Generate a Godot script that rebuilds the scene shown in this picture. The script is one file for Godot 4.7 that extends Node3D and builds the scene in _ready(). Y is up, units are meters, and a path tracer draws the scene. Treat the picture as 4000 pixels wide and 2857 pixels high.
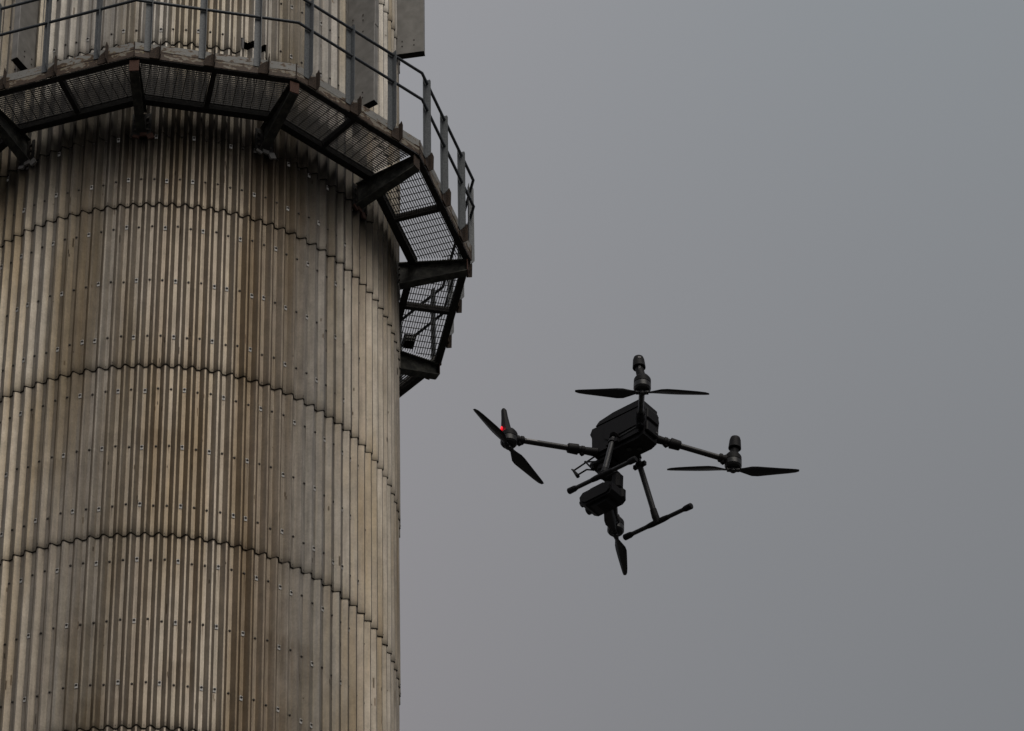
extends Node3D

# ---------------------------------------------------------------- constants
const EYE := 1.6                      # height of the photographer's eye; heights "h" below are measured from it
const R_OUT := 2.5                    # chimney cladding, crests of the ribs
const R_IN := 2.45                    # valleys of the ribs
const RIBS := 117
const RIB0 := 0.16726                 # azimuth of rib number 0
const SIDE0 := -0.135                 # azimuth of the first corner of the twelve sided walkway
const APO := 3.173                    # walkway: distance of its outer face from the axis
var rng := RandomNumberGenerator.new()
var names := {}
var M := {}
var noise := FastNoiseLite.new()

# ---------------------------------------------------------------- small helpers
func numbered(called: String) -> String:
	var n: int = names.get(called, 0)
	names[called] = n + 1
	return called if n == 0 else "%s_%03d" % [called, n]

func pt(r: float, az: float, h: float) -> Vector3:
	return Vector3(r * sin(az), h + EYE, r * cos(az))

func st_new() -> SurfaceTool:
	var st := SurfaceTool.new()
	st.begin(Mesh.PRIMITIVE_TRIANGLES)
	st.set_smooth_group(-1)
	return st

func tri(st: SurfaceTool, a: Vector3, b: Vector3, c: Vector3) -> void:
	# a, b, c run counter-clockwise seen from outside; Godot wants clockwise
	st.add_vertex(a); st.add_vertex(c); st.add_vertex(b)

func quad(st: SurfaceTool, a: Vector3, b: Vector3, c: Vector3, d: Vector3) -> void:
	tri(st, a, b, c); tri(st, a, c, d)

func quad_uv(st: SurfaceTool, p: Array, uv: Array, col := []) -> void:
	for k in [0, 2, 1, 0, 3, 2]:
		st.set_uv(uv[k])
		if col.size() > 0: st.set_color(col[k])
		st.add_vertex(p[k])

func box(st: SurfaceTool, c: Vector3, s: Vector3, b := Basis.IDENTITY) -> void:
	var v := []
	for i in 8:
		v.append(c + b * Vector3((-0.5 if i & 1 == 0 else 0.5) * s.x, (-0.5 if i & 2 == 0 else 0.5) * s.y, (-0.5 if i & 4 == 0 else 0.5) * s.z))
	quad(st, v[4], v[5], v[7], v[6]); quad(st, v[1], v[0], v[2], v[3])
	quad(st, v[5], v[1], v[3], v[7]); quad(st, v[0], v[4], v[6], v[2])
	quad(st, v[6], v[7], v[3], v[2]); quad(st, v[0], v[1], v[5], v[4])

# a box with chamfered edges (a rounded shell of 8 x 3 corner points)
func soft_box(st: SurfaceTool, c: Vector3, s: Vector3, ch: float, b := Basis.IDENTITY) -> void:
	var h := s * 0.5
	var g := func(i: int, j: int, k: int, ax: int) -> Vector3:
		var v := Vector3(i * h.x, j * h.y, k * h.z)
		for q in 3:
			if q != ax: v[q] -= sign(v[q]) * ch
		return c + b * v
	for ax in 3:
		var u := (ax + 1) % 3
		var w := (ax + 2) % 3
		for sg in [-1, 1]:
			var e := []
			for m in [[-1, -1], [1, -1], [1, 1], [-1, 1]]:
				var ijk := [0, 0, 0]
				ijk[ax] = sg; ijk[u] = m[0]; ijk[w] = m[1]
				e.append(g.call(ijk[0], ijk[1], ijk[2], ax))
			if sg > 0: quad(st, e[0], e[1], e[2], e[3])
			else: quad(st, e[3], e[2], e[1], e[0])
		for su in [-1, 1]:
			for sw in [-1, 1]:
				var a := [0, 0, 0]
				var z := [0, 0, 0]
				a[u] = su; a[w] = sw; a[ax] = -1
				z[u] = su; z[w] = sw; z[ax] = 1
				var p0: Vector3 = g.call(a[0], a[1], a[2], u)
				var p1: Vector3 = g.call(z[0], z[1], z[2], u)
				var p2: Vector3 = g.call(z[0], z[1], z[2], w)
				var p3: Vector3 = g.call(a[0], a[1], a[2], w)
				if su * sw > 0: quad(st, p3, p2, p1, p0)
				else: quad(st, p0, p1, p2, p3)
	for i in [-1, 1]:
		for j in [-1, 1]:
			for k in [-1, 1]:
				var p0: Vector3 = g.call(i, j, k, 0)
				var p1: Vector3 = g.call(i, j, k, 1)
				var p2: Vector3 = g.call(i, j, k, 2)
				if i * j * k > 0: tri(st, p0, p1, p2)
				else: tri(st, p0, p2, p1)

# tapered round bar through a list of [point, radius]; smooth along the round
func tube(st: SurfaceTool, list: Array, n := 12, caps := true) -> void:
	var rings := []
	for i in list.size():
		var p: Vector3 = list[i][0]
		var d := Vector3.ZERO
		if i > 0: d += (p - list[i - 1][0]).normalized()
		if i < list.size() - 1: d += (list[i + 1][0] - p).normalized()
		if d.length() < 1e-6: d = (list[list.size() - 1][0] - list[0][0])
		d = d.normalized()
		var a := d.cross(Vector3.UP if absf(d.y) < 0.9 else Vector3.RIGHT).normalized()
		var b := d.cross(a)
		var ring := []
		var rr: float = list[i][1]
		if i > 0 and i < list.size() - 1:
			var c := (p - list[i - 1][0] as Vector3).normalized().dot(d)
			if c > 0.3: rr *= 1.0
		for k in n:
			var t := TAU * k / n
			ring.append(p + (a * cos(t) + b * sin(t)) * rr)
		rings.append(ring)
	for i in rings.size() - 1:
		st.set_smooth_group(1 + i)
		for k in n:
			var l := (k + 1) % n
			quad(st, rings[i][k], rings[i + 1][k], rings[i + 1][l], rings[i][l]) if false else quad(st, rings[i][l], rings[i + 1][l], rings[i + 1][k], rings[i][k])
	st.set_smooth_group(-1)
	if caps:
		for e in [0, rings.size() - 1]:
			for k in range(1, n - 1):
				if e == 0: tri(st, rings[e][0], rings[e][k], rings[e][k + 1])
				else: tri(st, rings[e][0], rings[e][k + 1], rings[e][k])

# an outline (counter-clockwise in its x, y) pushed out along z of the given frame
func prism(st: SurfaceTool, outline: Array, depth: float, xf := Transform3D.IDENTITY) -> void:
	var n := outline.size()
	var f := []
	var bk := []
	for v in outline:
		f.append(xf * Vector3(v.x, v.y, depth * 0.5)); bk.append(xf * Vector3(v.x, v.y, -depth * 0.5))
	var idx := Geometry2D.triangulate_polygon(PackedVector2Array(outline))
	for t in range(0, idx.size(), 3):
		var o := [idx[t], idx[t + 1], idx[t + 2]]
		var q0: Vector2 = outline[o[0]]
		var q1: Vector2 = outline[o[1]]
		var q2: Vector2 = outline[o[2]]
		if (q1 - q0).cross(q2 - q0) < 0: o = [o[0], o[2], o[1]]
		tri(st, f[o[0]], f[o[1]], f[o[2]]); tri(st, bk[o[0]], bk[o[2]], bk[o[1]])
	for i in n:
		var j := (i + 1) % n
		quad(st, bk[i], bk[j], f[j], f[i])

func done(st: SurfaceTool, tangents := false) -> ArrayMesh:
	st.generate_normals()
	if tangents: st.generate_tangents()
	return st.commit()

func put(called: String, mesh: Mesh, mat: Material, parent: Node3D, xf := Transform3D.IDENTITY) -> MeshInstance3D:
	var o := MeshInstance3D.new()
	o.name = called
	o.mesh = mesh
	o.material_override = mat
	o.transform = xf
	o.cast_shadow = GeometryInstance3D.SHADOW_CASTING_SETTING_ON
	parent.add_child(o, true)
	return o

func thing(called: String, label: String, category: String, xf := Transform3D.IDENTITY) -> Node3D:
	var o := Node3D.new()
	o.name = numbered(called)
	add_child(o)
	o.transform = xf
	o.set_meta("label", label); o.set_meta("category", category)
	return o

# ---------------------------------------------------------------- materials
func lin(r: float, g: float, b: float) -> Color:
	return Color(r, g, b).linear_to_srgb()

func mat(c: Color, rough := 0.7, metal := 0.0, spec := 0.5) -> StandardMaterial3D:
	var m := StandardMaterial3D.new()
	m.albedo_color = c.linear_to_srgb()
	m.roughness = rough; m.metallic = metal; m.metallic_specular = spec
	m.cull_mode = BaseMaterial3D.CULL_DISABLED
	return m

func mottled(c: Color, d: Color, scale: float, rough: float, metal := 0.0, sd := 1, freq := 0.03) -> StandardMaterial3D:
	var m := mat(Color.WHITE, rough, metal)
	var n := FastNoiseLite.new()
	n.seed = sd; n.frequency = freq; n.fractal_octaves = 5; n.fractal_gain = 0.6
	var t := NoiseTexture2D.new()
	t.noise = n; t.width = 256; t.height = 256; t.seamless = true; t.normalize = true
	var g := Gradient.new()
	g.set_color(0, c.linear_to_srgb()); g.set_color(1, d.linear_to_srgb())
	g.set_offset(0, 0.2); g.set_offset(1, 0.8)
	t.color_ramp = g
	m.albedo_texture = t
	m.uv1_triplanar = true
	m.uv1_scale = Vector3.ONE * scale
	return m

# cladding: u runs once round the chimney, v over 9.2 m of height
const CW := 2048
const CH := 1024
func cladding_texture() -> Image:
	var n1 := FastNoiseLite.new(); n1.seed = 11; n1.frequency = 0.02; n1.fractal_octaves = 4
	var n2 := FastNoiseLite.new(); n2.seed = 12; n2.frequency = 0.012; n2.fractal_octaves = 5
	var n3 := FastNoiseLite.new(); n3.seed = 13; n3.frequency = 0.25; n3.fractal_octaves = 2
	var n4 := FastNoiseLite.new(); n4.seed = 14; n4.frequency = 0.045; n4.fractal_octaves = 4
	var streak := PackedFloat32Array(); streak.resize(CW)
	var hold := PackedFloat32Array(); hold.resize(RIBS)
	for i in RIBS: hold[i] = rng.randf_range(-1, 1)
	for x in CW: streak[x] = n3.get_noise_2d(x * 0.9, 7.0) * 0.7 + hold[int(float(x) * RIBS / CW) % RIBS] * 0.28
	var data := PackedByteArray(); data.resize(CW * CH * 3)
	var k := 0
	for y in CH:
		for x in CW:
			var a := n3.get_noise_2d(x * 1.2, y * 0.055) * 0.8 + streak[x] * 0.5        # runs of dirt down the ribs
			var b := n2.get_noise_2d(x * 1.1, y * 0.16)                                   # broad brown films
			var c := n4.get_noise_2d(x, y)                                               # blotches
			var e := n3.get_noise_2d(x * 3.1 + 500, y * 2.3) * 0.5 + n3.get_noise_2d(x * 1.7, y * 1.1 + 900) * 0.4   # grain
			var l := 1.0 + a * 0.13 + c * 0.085 + e * 0.13
			var br := clampf(b * 1.6 + a * 0.35 + 0.18, 0.0, 1.0)
			var f := 1.0 - br * 0.15
			data[k] = clampi(int(230.0 * l * f), 0, 255)
			data[k + 1] = clampi(int(230.0 * l * (f - br * 0.035)), 0, 255)
			data[k + 2] = clampi(int(230.0 * l * (f - br * 0.10)), 0, 255)
			k += 3
	# dirty runs below the screws
	var img := Image.create_from_data(CW, CH, false, Image.FORMAT_RGB8, data)
	for hrow in [44.07, 43.3, 42.5, 41.62, 40.84, 40.065, 38.445, 37.81, 37.134, 36.374, 35.594, 34.874, 34.114, 33.334, 32.642, 31.882, 31.102]:
		for i in RIBS:
			if rng.randf() > 0.42: continue
			var x := int((i + 0.505) / RIBS * CW) + rng.randi_range(-1, 1)
			var y0 := int((44.6 - hrow) / 14.3 * CH)
			var len := rng.randi_range(4, 26)
			var dk := rng.randf_range(0.18, 0.5)
			for j in len:
				var f := dk * (1.0 - float(j) / len)
				var p := img.get_pixel(x % CW, (y0 + j) % CH)
				img.set_pixel(x % CW, (y0 + j) % CH, p.lerp(Color(0.20, 0.14, 0.09), f))
	# brown smears that cross the ribs
	for i in 46:
		var cx := rng.randi() % CW
		var cy := rng.randi() % CH
		var rx := rng.randi_range(18, 75)
		var ry := rng.randi_range(2, 9)
		var st := rng.randf_range(0.08, 0.26)
		for y in range(-ry, ry * 4):
			for x in range(-rx, rx):
				var q := pow(float(x) / rx, 2.0) + pow(float(y) / (ry if y < 0 else ry * 4), 2.0)
				if q > 1.0: continue
				var f := st * (1.0 - q) * (0.55 + 0.9 * n3.get_noise_2d((cx + x) * 1.3, 300.0 + i))
				var xx := posmod(cx + x, CW)
				var yy := posmod(cy + y, CH)
				img.set_pixel(xx, yy, img.get_pixel(xx, yy).lerp(Color(0.26, 0.19, 0.12), clampf(f, 0.0, 1.0)))
	# scratches, rust dots and drips
	for i in 900:
		var x := rng.randi() % CW
		var y := rng.randi() % CH
		var len := rng.randi_range(1, 9)
		var dk := rng.randf_range(0.35, 0.75)
		var w := rng.randf() < 0.16
		for j in len:
			var yy := (y + j) % CH
			var xx := (x + (j / 4 if i % 3 == 0 else 0)) % CW
			var p := img.get_pixel(xx, yy)
			img.set_pixel(xx, yy, p.lerp(Color(0.95, 0.93, 0.88), 0.5) if w else Color(p.r * dk, p.g * dk * 0.93, p.b * dk * 0.85))
	return img

func rust_texture(w: int, hh: int, sd: int) -> Image:
	# the painted toe plate: 10.2 m along, 0.21 m high; row 0 is its top edge
	var n1 := FastNoiseLite.new(); n1.seed = sd; n1.frequency = 0.035; n1.fractal_octaves = 5; n1.fractal_gain = 0.62
	var n2 := FastNoiseLite.new(); n2.seed = sd + 1; n2.frequency = 0.011; n2.fractal_octaves = 3
	var n3 := FastNoiseLite.new(); n3.seed = sd + 2; n3.frequency = 0.16; n3.fractal_octaves = 3
	var img := Image.create(w, hh, false, Image.FORMAT_RGB8)
	var grey := Color(0.255, 0.25, 0.235)
	var cream := Color(0.235, 0.21, 0.17)
	for y in hh:
		var v := float(y) / hh
		for x in w:
			var um := fposmod(float(x) / w * 10.2, 1.7) - 0.85
			var near := 0.0
			for s in [-0.585, -0.015, 0.555]:
				var dd: float = um - s
				if dd > -0.17 and dd < 0.04: near = maxf(near, 1.0 - absf(dd + 0.06) / 0.13)
			var a := n1.get_noise_2d(x, y * 1.3)
			var b := n2.get_noise_2d(x, y * 0.5)
			var g := n3.get_noise_2d(x, y)
			var low := smoothstep(0.52, 0.98, v + a * 0.22)
			var mid := exp(-pow((v - 0.50 + a * 0.05) / 0.055, 2.0)) * smoothstep(-0.25, 0.25, b)
			var rust := low * 1.0 + mid * 0.75 + near * smoothstep(0.15, 0.7, v) * 1.15 + a * 1.25 + b * 0.55 + 0.02
			var paint := grey.lerp(cream, smoothstep(0.46, 0.54, v + a * 0.06)) * (1.0 + g * 0.16 + b * 0.12)
			if sd % 7 == 3: paint = paint.lerp(Color(0.20, 0.19, 0.06), clampf((a + b - 0.12) * 2.4, 0, 0.8) * smoothstep(0.2, 0.5, v))
			var halo := smoothstep(0.20, 0.42, rust)
			var core := smoothstep(0.32, 0.52, rust + g * 0.12)
			var c := paint.lerp(Color(0.22, 0.125, 0.045), halo * 0.8)
			c = c.lerp(Color(0.060, 0.036, 0.021) * (1.0 + g * 0.7 + a * 0.5), core)
			if g > 0.47 and a > -0.1: c = c.lerp(Color(0.06, 0.035, 0.02), 0.8)
			img.set_pixel(x, y, Color(clampf(c.r, 0, 1), clampf(c.g, 0, 1), clampf(c.b, 0, 1)).linear_to_srgb())
	return img

func make_materials() -> void:
	var m := mat(Color.WHITE, 0.53, 0.80, 0.4)
	m.albedo_texture = ImageTexture.create_from_image(cladding_texture())
	m.vertex_color_use_as_albedo = true
	M.cladding = m
	var lip := mat(Color(0.02, 0.017, 0.015), 0.9)
	M.soot_and_shade = lip
	M.shell = mat(Color(0.012, 0.011, 0.010), 0.95)
	M.washer = mottled(Color(0.48, 0.465, 0.44), Color(0.66, 0.645, 0.62), 5.0, 0.55, 0.0, 3)
	M.screw = mottled(Color(0.035, 0.031, 0.028), Color(0.08, 0.065, 0.05), 22.0, 0.6, 0.1, 4)
	M.galv = mottled(Color(0.085, 0.094, 0.101), Color(0.145, 0.155, 0.163), 2.6, 0.6, 0.0, 5, 0.05)
	M.rail = mottled(Color(0.055, 0.062, 0.07), Color(0.10, 0.11, 0.122), 2.2, 0.55, 0.2, 6, 0.05)
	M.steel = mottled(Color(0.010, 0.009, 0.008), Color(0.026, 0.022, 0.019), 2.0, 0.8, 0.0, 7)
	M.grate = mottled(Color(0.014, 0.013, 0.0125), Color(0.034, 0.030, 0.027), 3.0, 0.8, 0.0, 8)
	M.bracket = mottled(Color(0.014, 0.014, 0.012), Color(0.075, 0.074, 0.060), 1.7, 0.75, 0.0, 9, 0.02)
	M.rust = mottled(Color(0.016, 0.011, 0.0085), Color(0.085, 0.054, 0.035), 5.0, 0.9, 0.0, 10, 0.04)
	M.rust_red = mottled(Color(0.045, 0.020, 0.014), Color(0.12, 0.055, 0.034), 7.0, 0.9, 0.0, 15, 0.04)
	M.strake = mottled(Color(0.205, 0.195, 0.18), Color(0.275, 0.262, 0.243), 0.8, 0.6, 0.05, 16, 0.02)
	for s in 2:
		var t := mat(Color.WHITE, 0.7)
		t.albedo_texture = ImageTexture.create_from_image(rust_texture(2048, 64, 31 + s * 21))
		M["toe%d" % s] = t
	M.black = mottled(Color(0.0060, 0.0056, 0.0064), Color(0.0105, 0.0098, 0.0112), 9.0, 0.6, 0.0, 17, 0.08)
	M.black.metallic_specular = 0.32
	M.carbon = mat(Color(0.0075, 0.0075, 0.0082), 0.42)
	M.dark = mat(Color(0.005, 0.005, 0.005), 0.6)
	M.blade = mat(Color(0.010, 0.010, 0.011), 0.45)
	M.pale = mat(Color(0.34, 0.33, 0.33), 0.6)
	M.mark = mat(Color(0.16, 0.16, 0.16), 0.6)
	var led := mat(Color(0.6, 0.02, 0.05), 0.4)
	led.emission_enabled = true
	led.emission = Color(1.0, 0.03, 0.12); led.emission_energy_multiplier = 0.5
	M.led = led
	M.ground = mottled(Color(0.05, 0.05, 0.048), Color(0.075, 0.073, 0.068), 0.3, 0.95, 0.0, 18)

# ---------------------------------------------------------------- sky
func overcast() -> Image:
	var n := FastNoiseLite.new(); n.seed = 5; n.frequency = 0.9; n.fractal_octaves = 4; n.fractal_gain = 0.5
	var w := 512
	var hh := 256
	var img := Image.create(w, hh, false, Image.FORMAT_RGBF)
	for y in hh:
		var el := PI * (0.5 - (y + 0.5) / hh)
		for x in w:
			var az := TAU * ((x + 0.5) / w - 0.5)
			var d := Vector3(cos(el) * sin(az), sin(el), -cos(el) * cos(az))
			var s := maxf(d.y, 0.0)
			var l := SKY * (0.70 + 0.42 * s)                       # overcast: brighter overhead
			var c := n.get_noise_3d(d.x * 1.6, d.y * 2.4, d.z * 1.6)
			var f := n.get_noise_3d(d.x * 5.0 + 9.0, d.y * 7.0, d.z * 5.0)
			# long soft billows of the cloud layer
			l *= 1.0 + 0.13 * sin((el - 0.755) * 9.0) - 0.142 * sin((az - 0.09) * 8.0) + c * 0.05 + f * 0.018
			var blue := clampf(0.34 + 0.55 * sin((az - 0.10) * 8.0) + n.get_noise_3d(d.x * 2.0 + 40.0, d.y * 2.0, d.z * 2.0) * 0.5, 0.0, 1.0)
			var col := Color(1.005, 0.955, 1.0).lerp(Color(0.895, 0.985, 1.06), blue)
			if el < 0.0: l = SKY * 0.35
			img.set_pixel(x, y, Color(col.r * l, col.g * l, col.b * l))
	return img

const SKY := 0.150
const SUN := 0.212
const EXPOSURE := 1.9

# ---------------------------------------------------------------- chimney cladding
func rib_tint(idx: float, h: float) -> Color:
	# slow changes of the weathered paint round the chimney, and of brightness to balance the light (rib numbers as counted in the picture)
	var tan_c := Color(0.425, 0.381, 0.322)
	var grey := Color(0.355, 0.33, 0.298)
	var brown := Color(0.285, 0.228, 0.168)
	var g := clampf(exp(-pow((idx - 10.5) / 3.0, 2.0)) * 0.9 + exp(-pow((idx + 6.0) / 4.5, 2.0)) * 0.45, 0.0, 1.0)
	var b := clampf(exp(-pow((idx - 4.5) / 2.8, 2.0)) * 0.75 + exp(-pow((idx + 3.0) / 5.0, 2.0)) * 0.42 + exp(-pow((idx - 14.0) / 1.6, 2.0)) * 0.25, 0.0, 1.0)
	b += 0.40 * noise.get_noise_2d(idx * 5.0, h * 2.2) + 0.10
	var c := tan_c.lerp(grey, g).lerp(brown, clampf(b, 0.0, 1.0))
	c *= 1.0 + 0.10 * smoothstep(-10.0, -15.0, idx) - 0.13 * smoothstep(9.0, 13.0, idx)  # light balance put into the colour: left ribs lighter, right ribs darker
	var up := smoothstep(38.3, 39.6, h)
	return c.lerp(Color(0.43, 0.405, 0.37), up * 0.85)

func soot_and_shade(idx: float, h: float, bottom: float) -> float:
	# grime over each lap, runs from the walkway's feet, its shade painted in
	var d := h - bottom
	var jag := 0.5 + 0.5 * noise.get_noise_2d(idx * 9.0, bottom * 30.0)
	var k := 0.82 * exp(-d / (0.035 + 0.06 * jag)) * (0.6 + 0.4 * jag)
	if h < 39.3:  # below the walkway: its shade painted in together with the soot
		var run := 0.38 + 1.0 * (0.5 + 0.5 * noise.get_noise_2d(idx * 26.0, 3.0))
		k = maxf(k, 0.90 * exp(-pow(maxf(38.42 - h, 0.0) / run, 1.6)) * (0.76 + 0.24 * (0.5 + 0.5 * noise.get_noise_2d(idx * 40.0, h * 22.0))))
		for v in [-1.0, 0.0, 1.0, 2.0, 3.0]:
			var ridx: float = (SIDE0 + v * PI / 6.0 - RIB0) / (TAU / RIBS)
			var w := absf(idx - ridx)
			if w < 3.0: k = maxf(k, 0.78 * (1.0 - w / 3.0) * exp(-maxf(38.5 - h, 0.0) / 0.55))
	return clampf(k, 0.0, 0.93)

# one sheet of nine ribs; hole = ribs (from, to) torn out below the height "to_h"
func sheet_mesh(first: int, count: int, bottom: float, top: float, rows: Array, hole := [], proud := 0.013) -> ArrayMesh:
	var st := st_new()
	var dphi := TAU / RIBS
	var skew := rng.randf_range(-0.02, 0.02)
	var tone := rng.randf_range(0.95, 1.05)
	var cols := []                       # [idx, radius]
	for i in range(first, first + count):
		cols.append([i - 0.062, R_OUT]); cols.append([i + 0.062, R_OUT])
		cols.append([i + 0.365, R_IN]); cols.append([i + 0.645, R_IN])
	cols.append([first + count - 0.062, R_OUT + 0.0015]); cols.append([first + count + 0.05, R_OUT + 0.0015])
	var hs := []
	for r in rows: hs.append(lerpf(bottom, top, r))
	var grid := []
	for c in cols:
		var line := []
		var dent := noise.get_noise_2d(c[0] * 17.0, bottom * 13.0) * 0.003
		for j in hs.size():
			var t: float = rows[j]
			var prd: float = lerpf(proud, 0.0, minf(t * 1.15, 1.0)) + dent * (1.0 - absf(2.0 * t - 1.0)) + noise.get_noise_2d(c[0] * 31.0, hs[j] * 40.0) * 0.0012
			line.append(pt(c[1] + prd, RIB0 + dphi * (c[0] + skew), hs[j] + (noise.get_noise_2d(c[0] * 23.0, bottom * 5.0) * 0.006 if j == 0 else 0.0)))
		grid.append(line)
	for i in cols.size() - 1:
		for j in hs.size() - 1:
			var xm: float = 0.5 * (cols[i][0] + cols[i + 1][0])
			if hole.size() > 0 and xm > hole[0] and xm < hole[1] and hs[j + 1] <= hole[2] + 0.001: continue
			var col := []
			var uv := []
			for q in [[i, j], [i + 1, j], [i + 1, j + 1], [i, j + 1]]:
				var idx: float = cols[q[0]][0]
				var h: float = hs[q[1]]
				var s := 1.0 - soot_and_shade(idx, h, bottom)
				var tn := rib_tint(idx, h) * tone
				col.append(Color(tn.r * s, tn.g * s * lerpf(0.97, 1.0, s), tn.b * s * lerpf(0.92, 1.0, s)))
				uv.append(Vector2((idx + 58.0) / RIBS, (44.6 - h) / 14.3))
			quad_uv(st, [grid[i][j], grid[i + 1][j], grid[i + 1][j + 1], grid[i][j + 1]], uv, col)
	# turned-in lower edge, coloured near black for the lap's shadow gap and dirt
	for i in cols.size() - 1:
		var xm2: float = 0.5 * (cols[i][0] + cols[i + 1][0])
		if hole.size() > 0 and xm2 > hole[0] and xm2 < hole[1]: continue
		var a: Vector3 = grid[i][0]
		var b: Vector3 = grid[i + 1][0]
		var ax := Vector3(a.x, 0, a.z).normalized() * 0.012
		var bx := Vector3(b.x, 0, b.z).normalized() * 0.012
		var dk := Color(0.03, 0.025, 0.02)
		quad_uv(st, [a - ax, b - bx, b, a], [Vector2.ZERO, Vector2.ZERO, Vector2.ZERO, Vector2.ZERO], [dk, dk, dk, dk])
	return done(st)

func chimney() -> void:
	var c := thing("chimney", "tall round industrial chimney clad in overlapping courses of weathered tan corrugated metal sheets", "chimney")
	# seams: lower edge of each course of sheets
	var seams := [48.9, 46.65, 44.37, 42.10, 39.835, 38.465, 37.434, 35.174, 32.942, 30.552, 28.25]
	var fine := [0.0, 0.012, 0.03, 0.055, 0.09, 0.14, 0.20, 0.28, 0.37, 0.46, 0.55, 0.64, 0.73, 0.82, 0.91, 1.0]
	for k in range(2, seams.size() - 1):
		var bottom: float = seams[k]
		var top: float = seams[k - 1] + 0.10
		var off := (k * 4) % 9
		for s in 13:
			var first := -58 + s * 9 + off
			var rows := fine
			var hole := []
			if k == 4 and first <= 1 and first + 9 > 4:
				rows = fine.duplicate()
				rows[4] = (40.035 - bottom) / (top - bottom)
				hole = [1.8, 4.2, 40.035]
			elif k == 4 and ((first <= 3 and first + 9 > 1)):
				rows = fine.duplicate()
				rows[4] = (40.035 - bottom) / (top - bottom)
				hole = [1.8, 4.2, 40.035]
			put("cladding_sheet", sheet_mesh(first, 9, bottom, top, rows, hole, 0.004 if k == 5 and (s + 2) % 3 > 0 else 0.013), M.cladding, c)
	var coarse := [0.0, 0.05, 0.3, 1.0]
	for k in [1]:
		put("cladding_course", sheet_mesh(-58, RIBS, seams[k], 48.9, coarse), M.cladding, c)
	var low := 28.25
	var topper := 30.552
	while low > -EYE + 0.3:
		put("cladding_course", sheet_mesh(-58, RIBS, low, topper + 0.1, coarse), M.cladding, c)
		topper = low
		low -= 2.27
	# inner steel flue and rim
	var st := st_new()
	tube(st, [[Vector3(0, -0.2, 0), 2.36], [Vector3(0, 48.9 + EYE, 0), 2.36]], 72)
	put("flue", done(st), M.shell, c)
	st = st_new()
	tube(st, [[Vector3(0, -0.1, 0), 2.75], [Vector3(0, 0.45, 0), 2.75]], 72)
	put("base_ring", done(st), M.ground, c)
	# torn sheet: two lips of bent metal beside the hole
	st = st_new()
	var dphi := TAU / RIBS
	for e in [[1.84, 2.12, 2.47, 2.53, 39.86, 40.03], [4.02, 4.22, 2.51, 2.475, 39.90, 40.02]]:
		var cl := []
		var uv := []
		for q in 4:
			cl.append(Color(0.42, 0.41, 0.40)); uv.append(Vector2(0.2 + q * 0.003, 0.4))
		quad_uv(st, [pt(e[2], RIB0 + e[0] * dphi, e[4] + 0.02), pt(e[3], RIB0 + e[1] * dphi, e[4]), pt(e[3] + 0.012, RIB0 + e[1] * dphi, e[5] - 0.02), pt(e[2] + 0.01, RIB0 + e[0] * dphi, e[5])], uv, cl)
	put("bent_sheet_edge", done(st), M.cladding, c)
	st = st_new()
	for q in 7:                          # the ragged upper edge of the hole, bent outwards
		var a0 := 1.95 + q * 0.31
		var cl2 := []
		for z in 4: cl2.append(Color(0.06, 0.055, 0.05))
		var o0 := 0.02 + 0.03 * absf(sin(q * 2.1))
		var o1 := 0.02 + 0.03 * absf(sin((q + 1) * 2.1))
		quad_uv(st, [pt(2.47 + o0, RIB0 + a0 * dphi, 40.018 - o0 * 0.5), pt(2.47 + o1, RIB0 + (a0 + 0.31) * dphi, 40.018 - o1 * 0.5), pt(2.472, RIB0 + (a0 + 0.31) * dphi, 40.04), pt(2.472, RIB0 + a0 * dphi, 40.04)], [Vector2.ZERO, Vector2.ZERO, Vector2.ZERO, Vector2.ZERO], cl2)
	put("torn_sheet_edge", done(st), M.cladding, c)
	# screws and their bright washer plates, far too small to pick apart one by one
	var sc := st_new()
	var wa := st_new()
	for k in range(2, seams.size() - 1):
		var bottom: float = seams[k]
		var top: float = seams[k - 1]
		var hs := [top - 0.30, top - 1.06, top - 1.84]
		if k == 5: hs = []
		if k == 4: hs = [40.065, 40.84, 41.62]
		if k == 6: hs = [38.445, 37.81]
		for hrow in hs:
			var ph := 0
			for i in range(-40, 50):
				if rng.randf() < 0.05: ph += 1
				var plate := posmod(i + ph, 3) == 0
				if k == 4 and absf(hrow - 40.065) < 0.01 and i >= 1 and i <= 4: continue
				var az := RIB0 + dphi * (i + 0.505 + rng.randf_range(-0.03, 0.03))
				var h: float = hrow + rng.randf_range(-0.018, 0.018)
				var t: float = (h - bottom) / (top + 0.1 - bottom)
				var r := R_IN + lerpf(0.013, 0.0, minf(t * 1.15, 1.0)) + 0.001
				var n := Vector3(sin(az), 0, cos(az))
				if plate or rng.randf() < 0.04:
					box(wa, pt(r + 0.003, az, h - 0.008), Vector3(0.030, 0.058, 0.004), Basis(Vector3.UP, az) * Basis(Vector3.BACK, rng.randf_range(-0.06, 0.06)))
					r += 0.005
				var p := pt(r, az, h)
				tube(sc, [[p, 0.013], [p + n * 0.006, 0.0125], [p + n * 0.011, 0.006]], 7)
	put("screws", done(sc), M.screw, c).set_meta("kind", "stuff")
	put("washer_plates", done(wa), M.washer, c).set_meta("kind", "stuff")
	# small rivets along the laps
	var rv := st_new()
	for k in range(3, seams.size() - 1):
		for i in range(-24, 26):
			for f in [0.0, 0.5]:
				if rng.randf() < 0.35: continue
				var az2: float = RIB0 + dphi * (i + f + rng.randf_range(-0.06, 0.06))
				box(rv, pt((R_OUT if f == 0.0 else R_IN) + 0.014, az2, seams[k] + 0.035), Vector3(0.007, 0.007, 0.004), Basis(Vector3.UP, az2))
	put("lap_rivets", done(rv), M.screw, c).set_meta("kind", "stuff")
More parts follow.
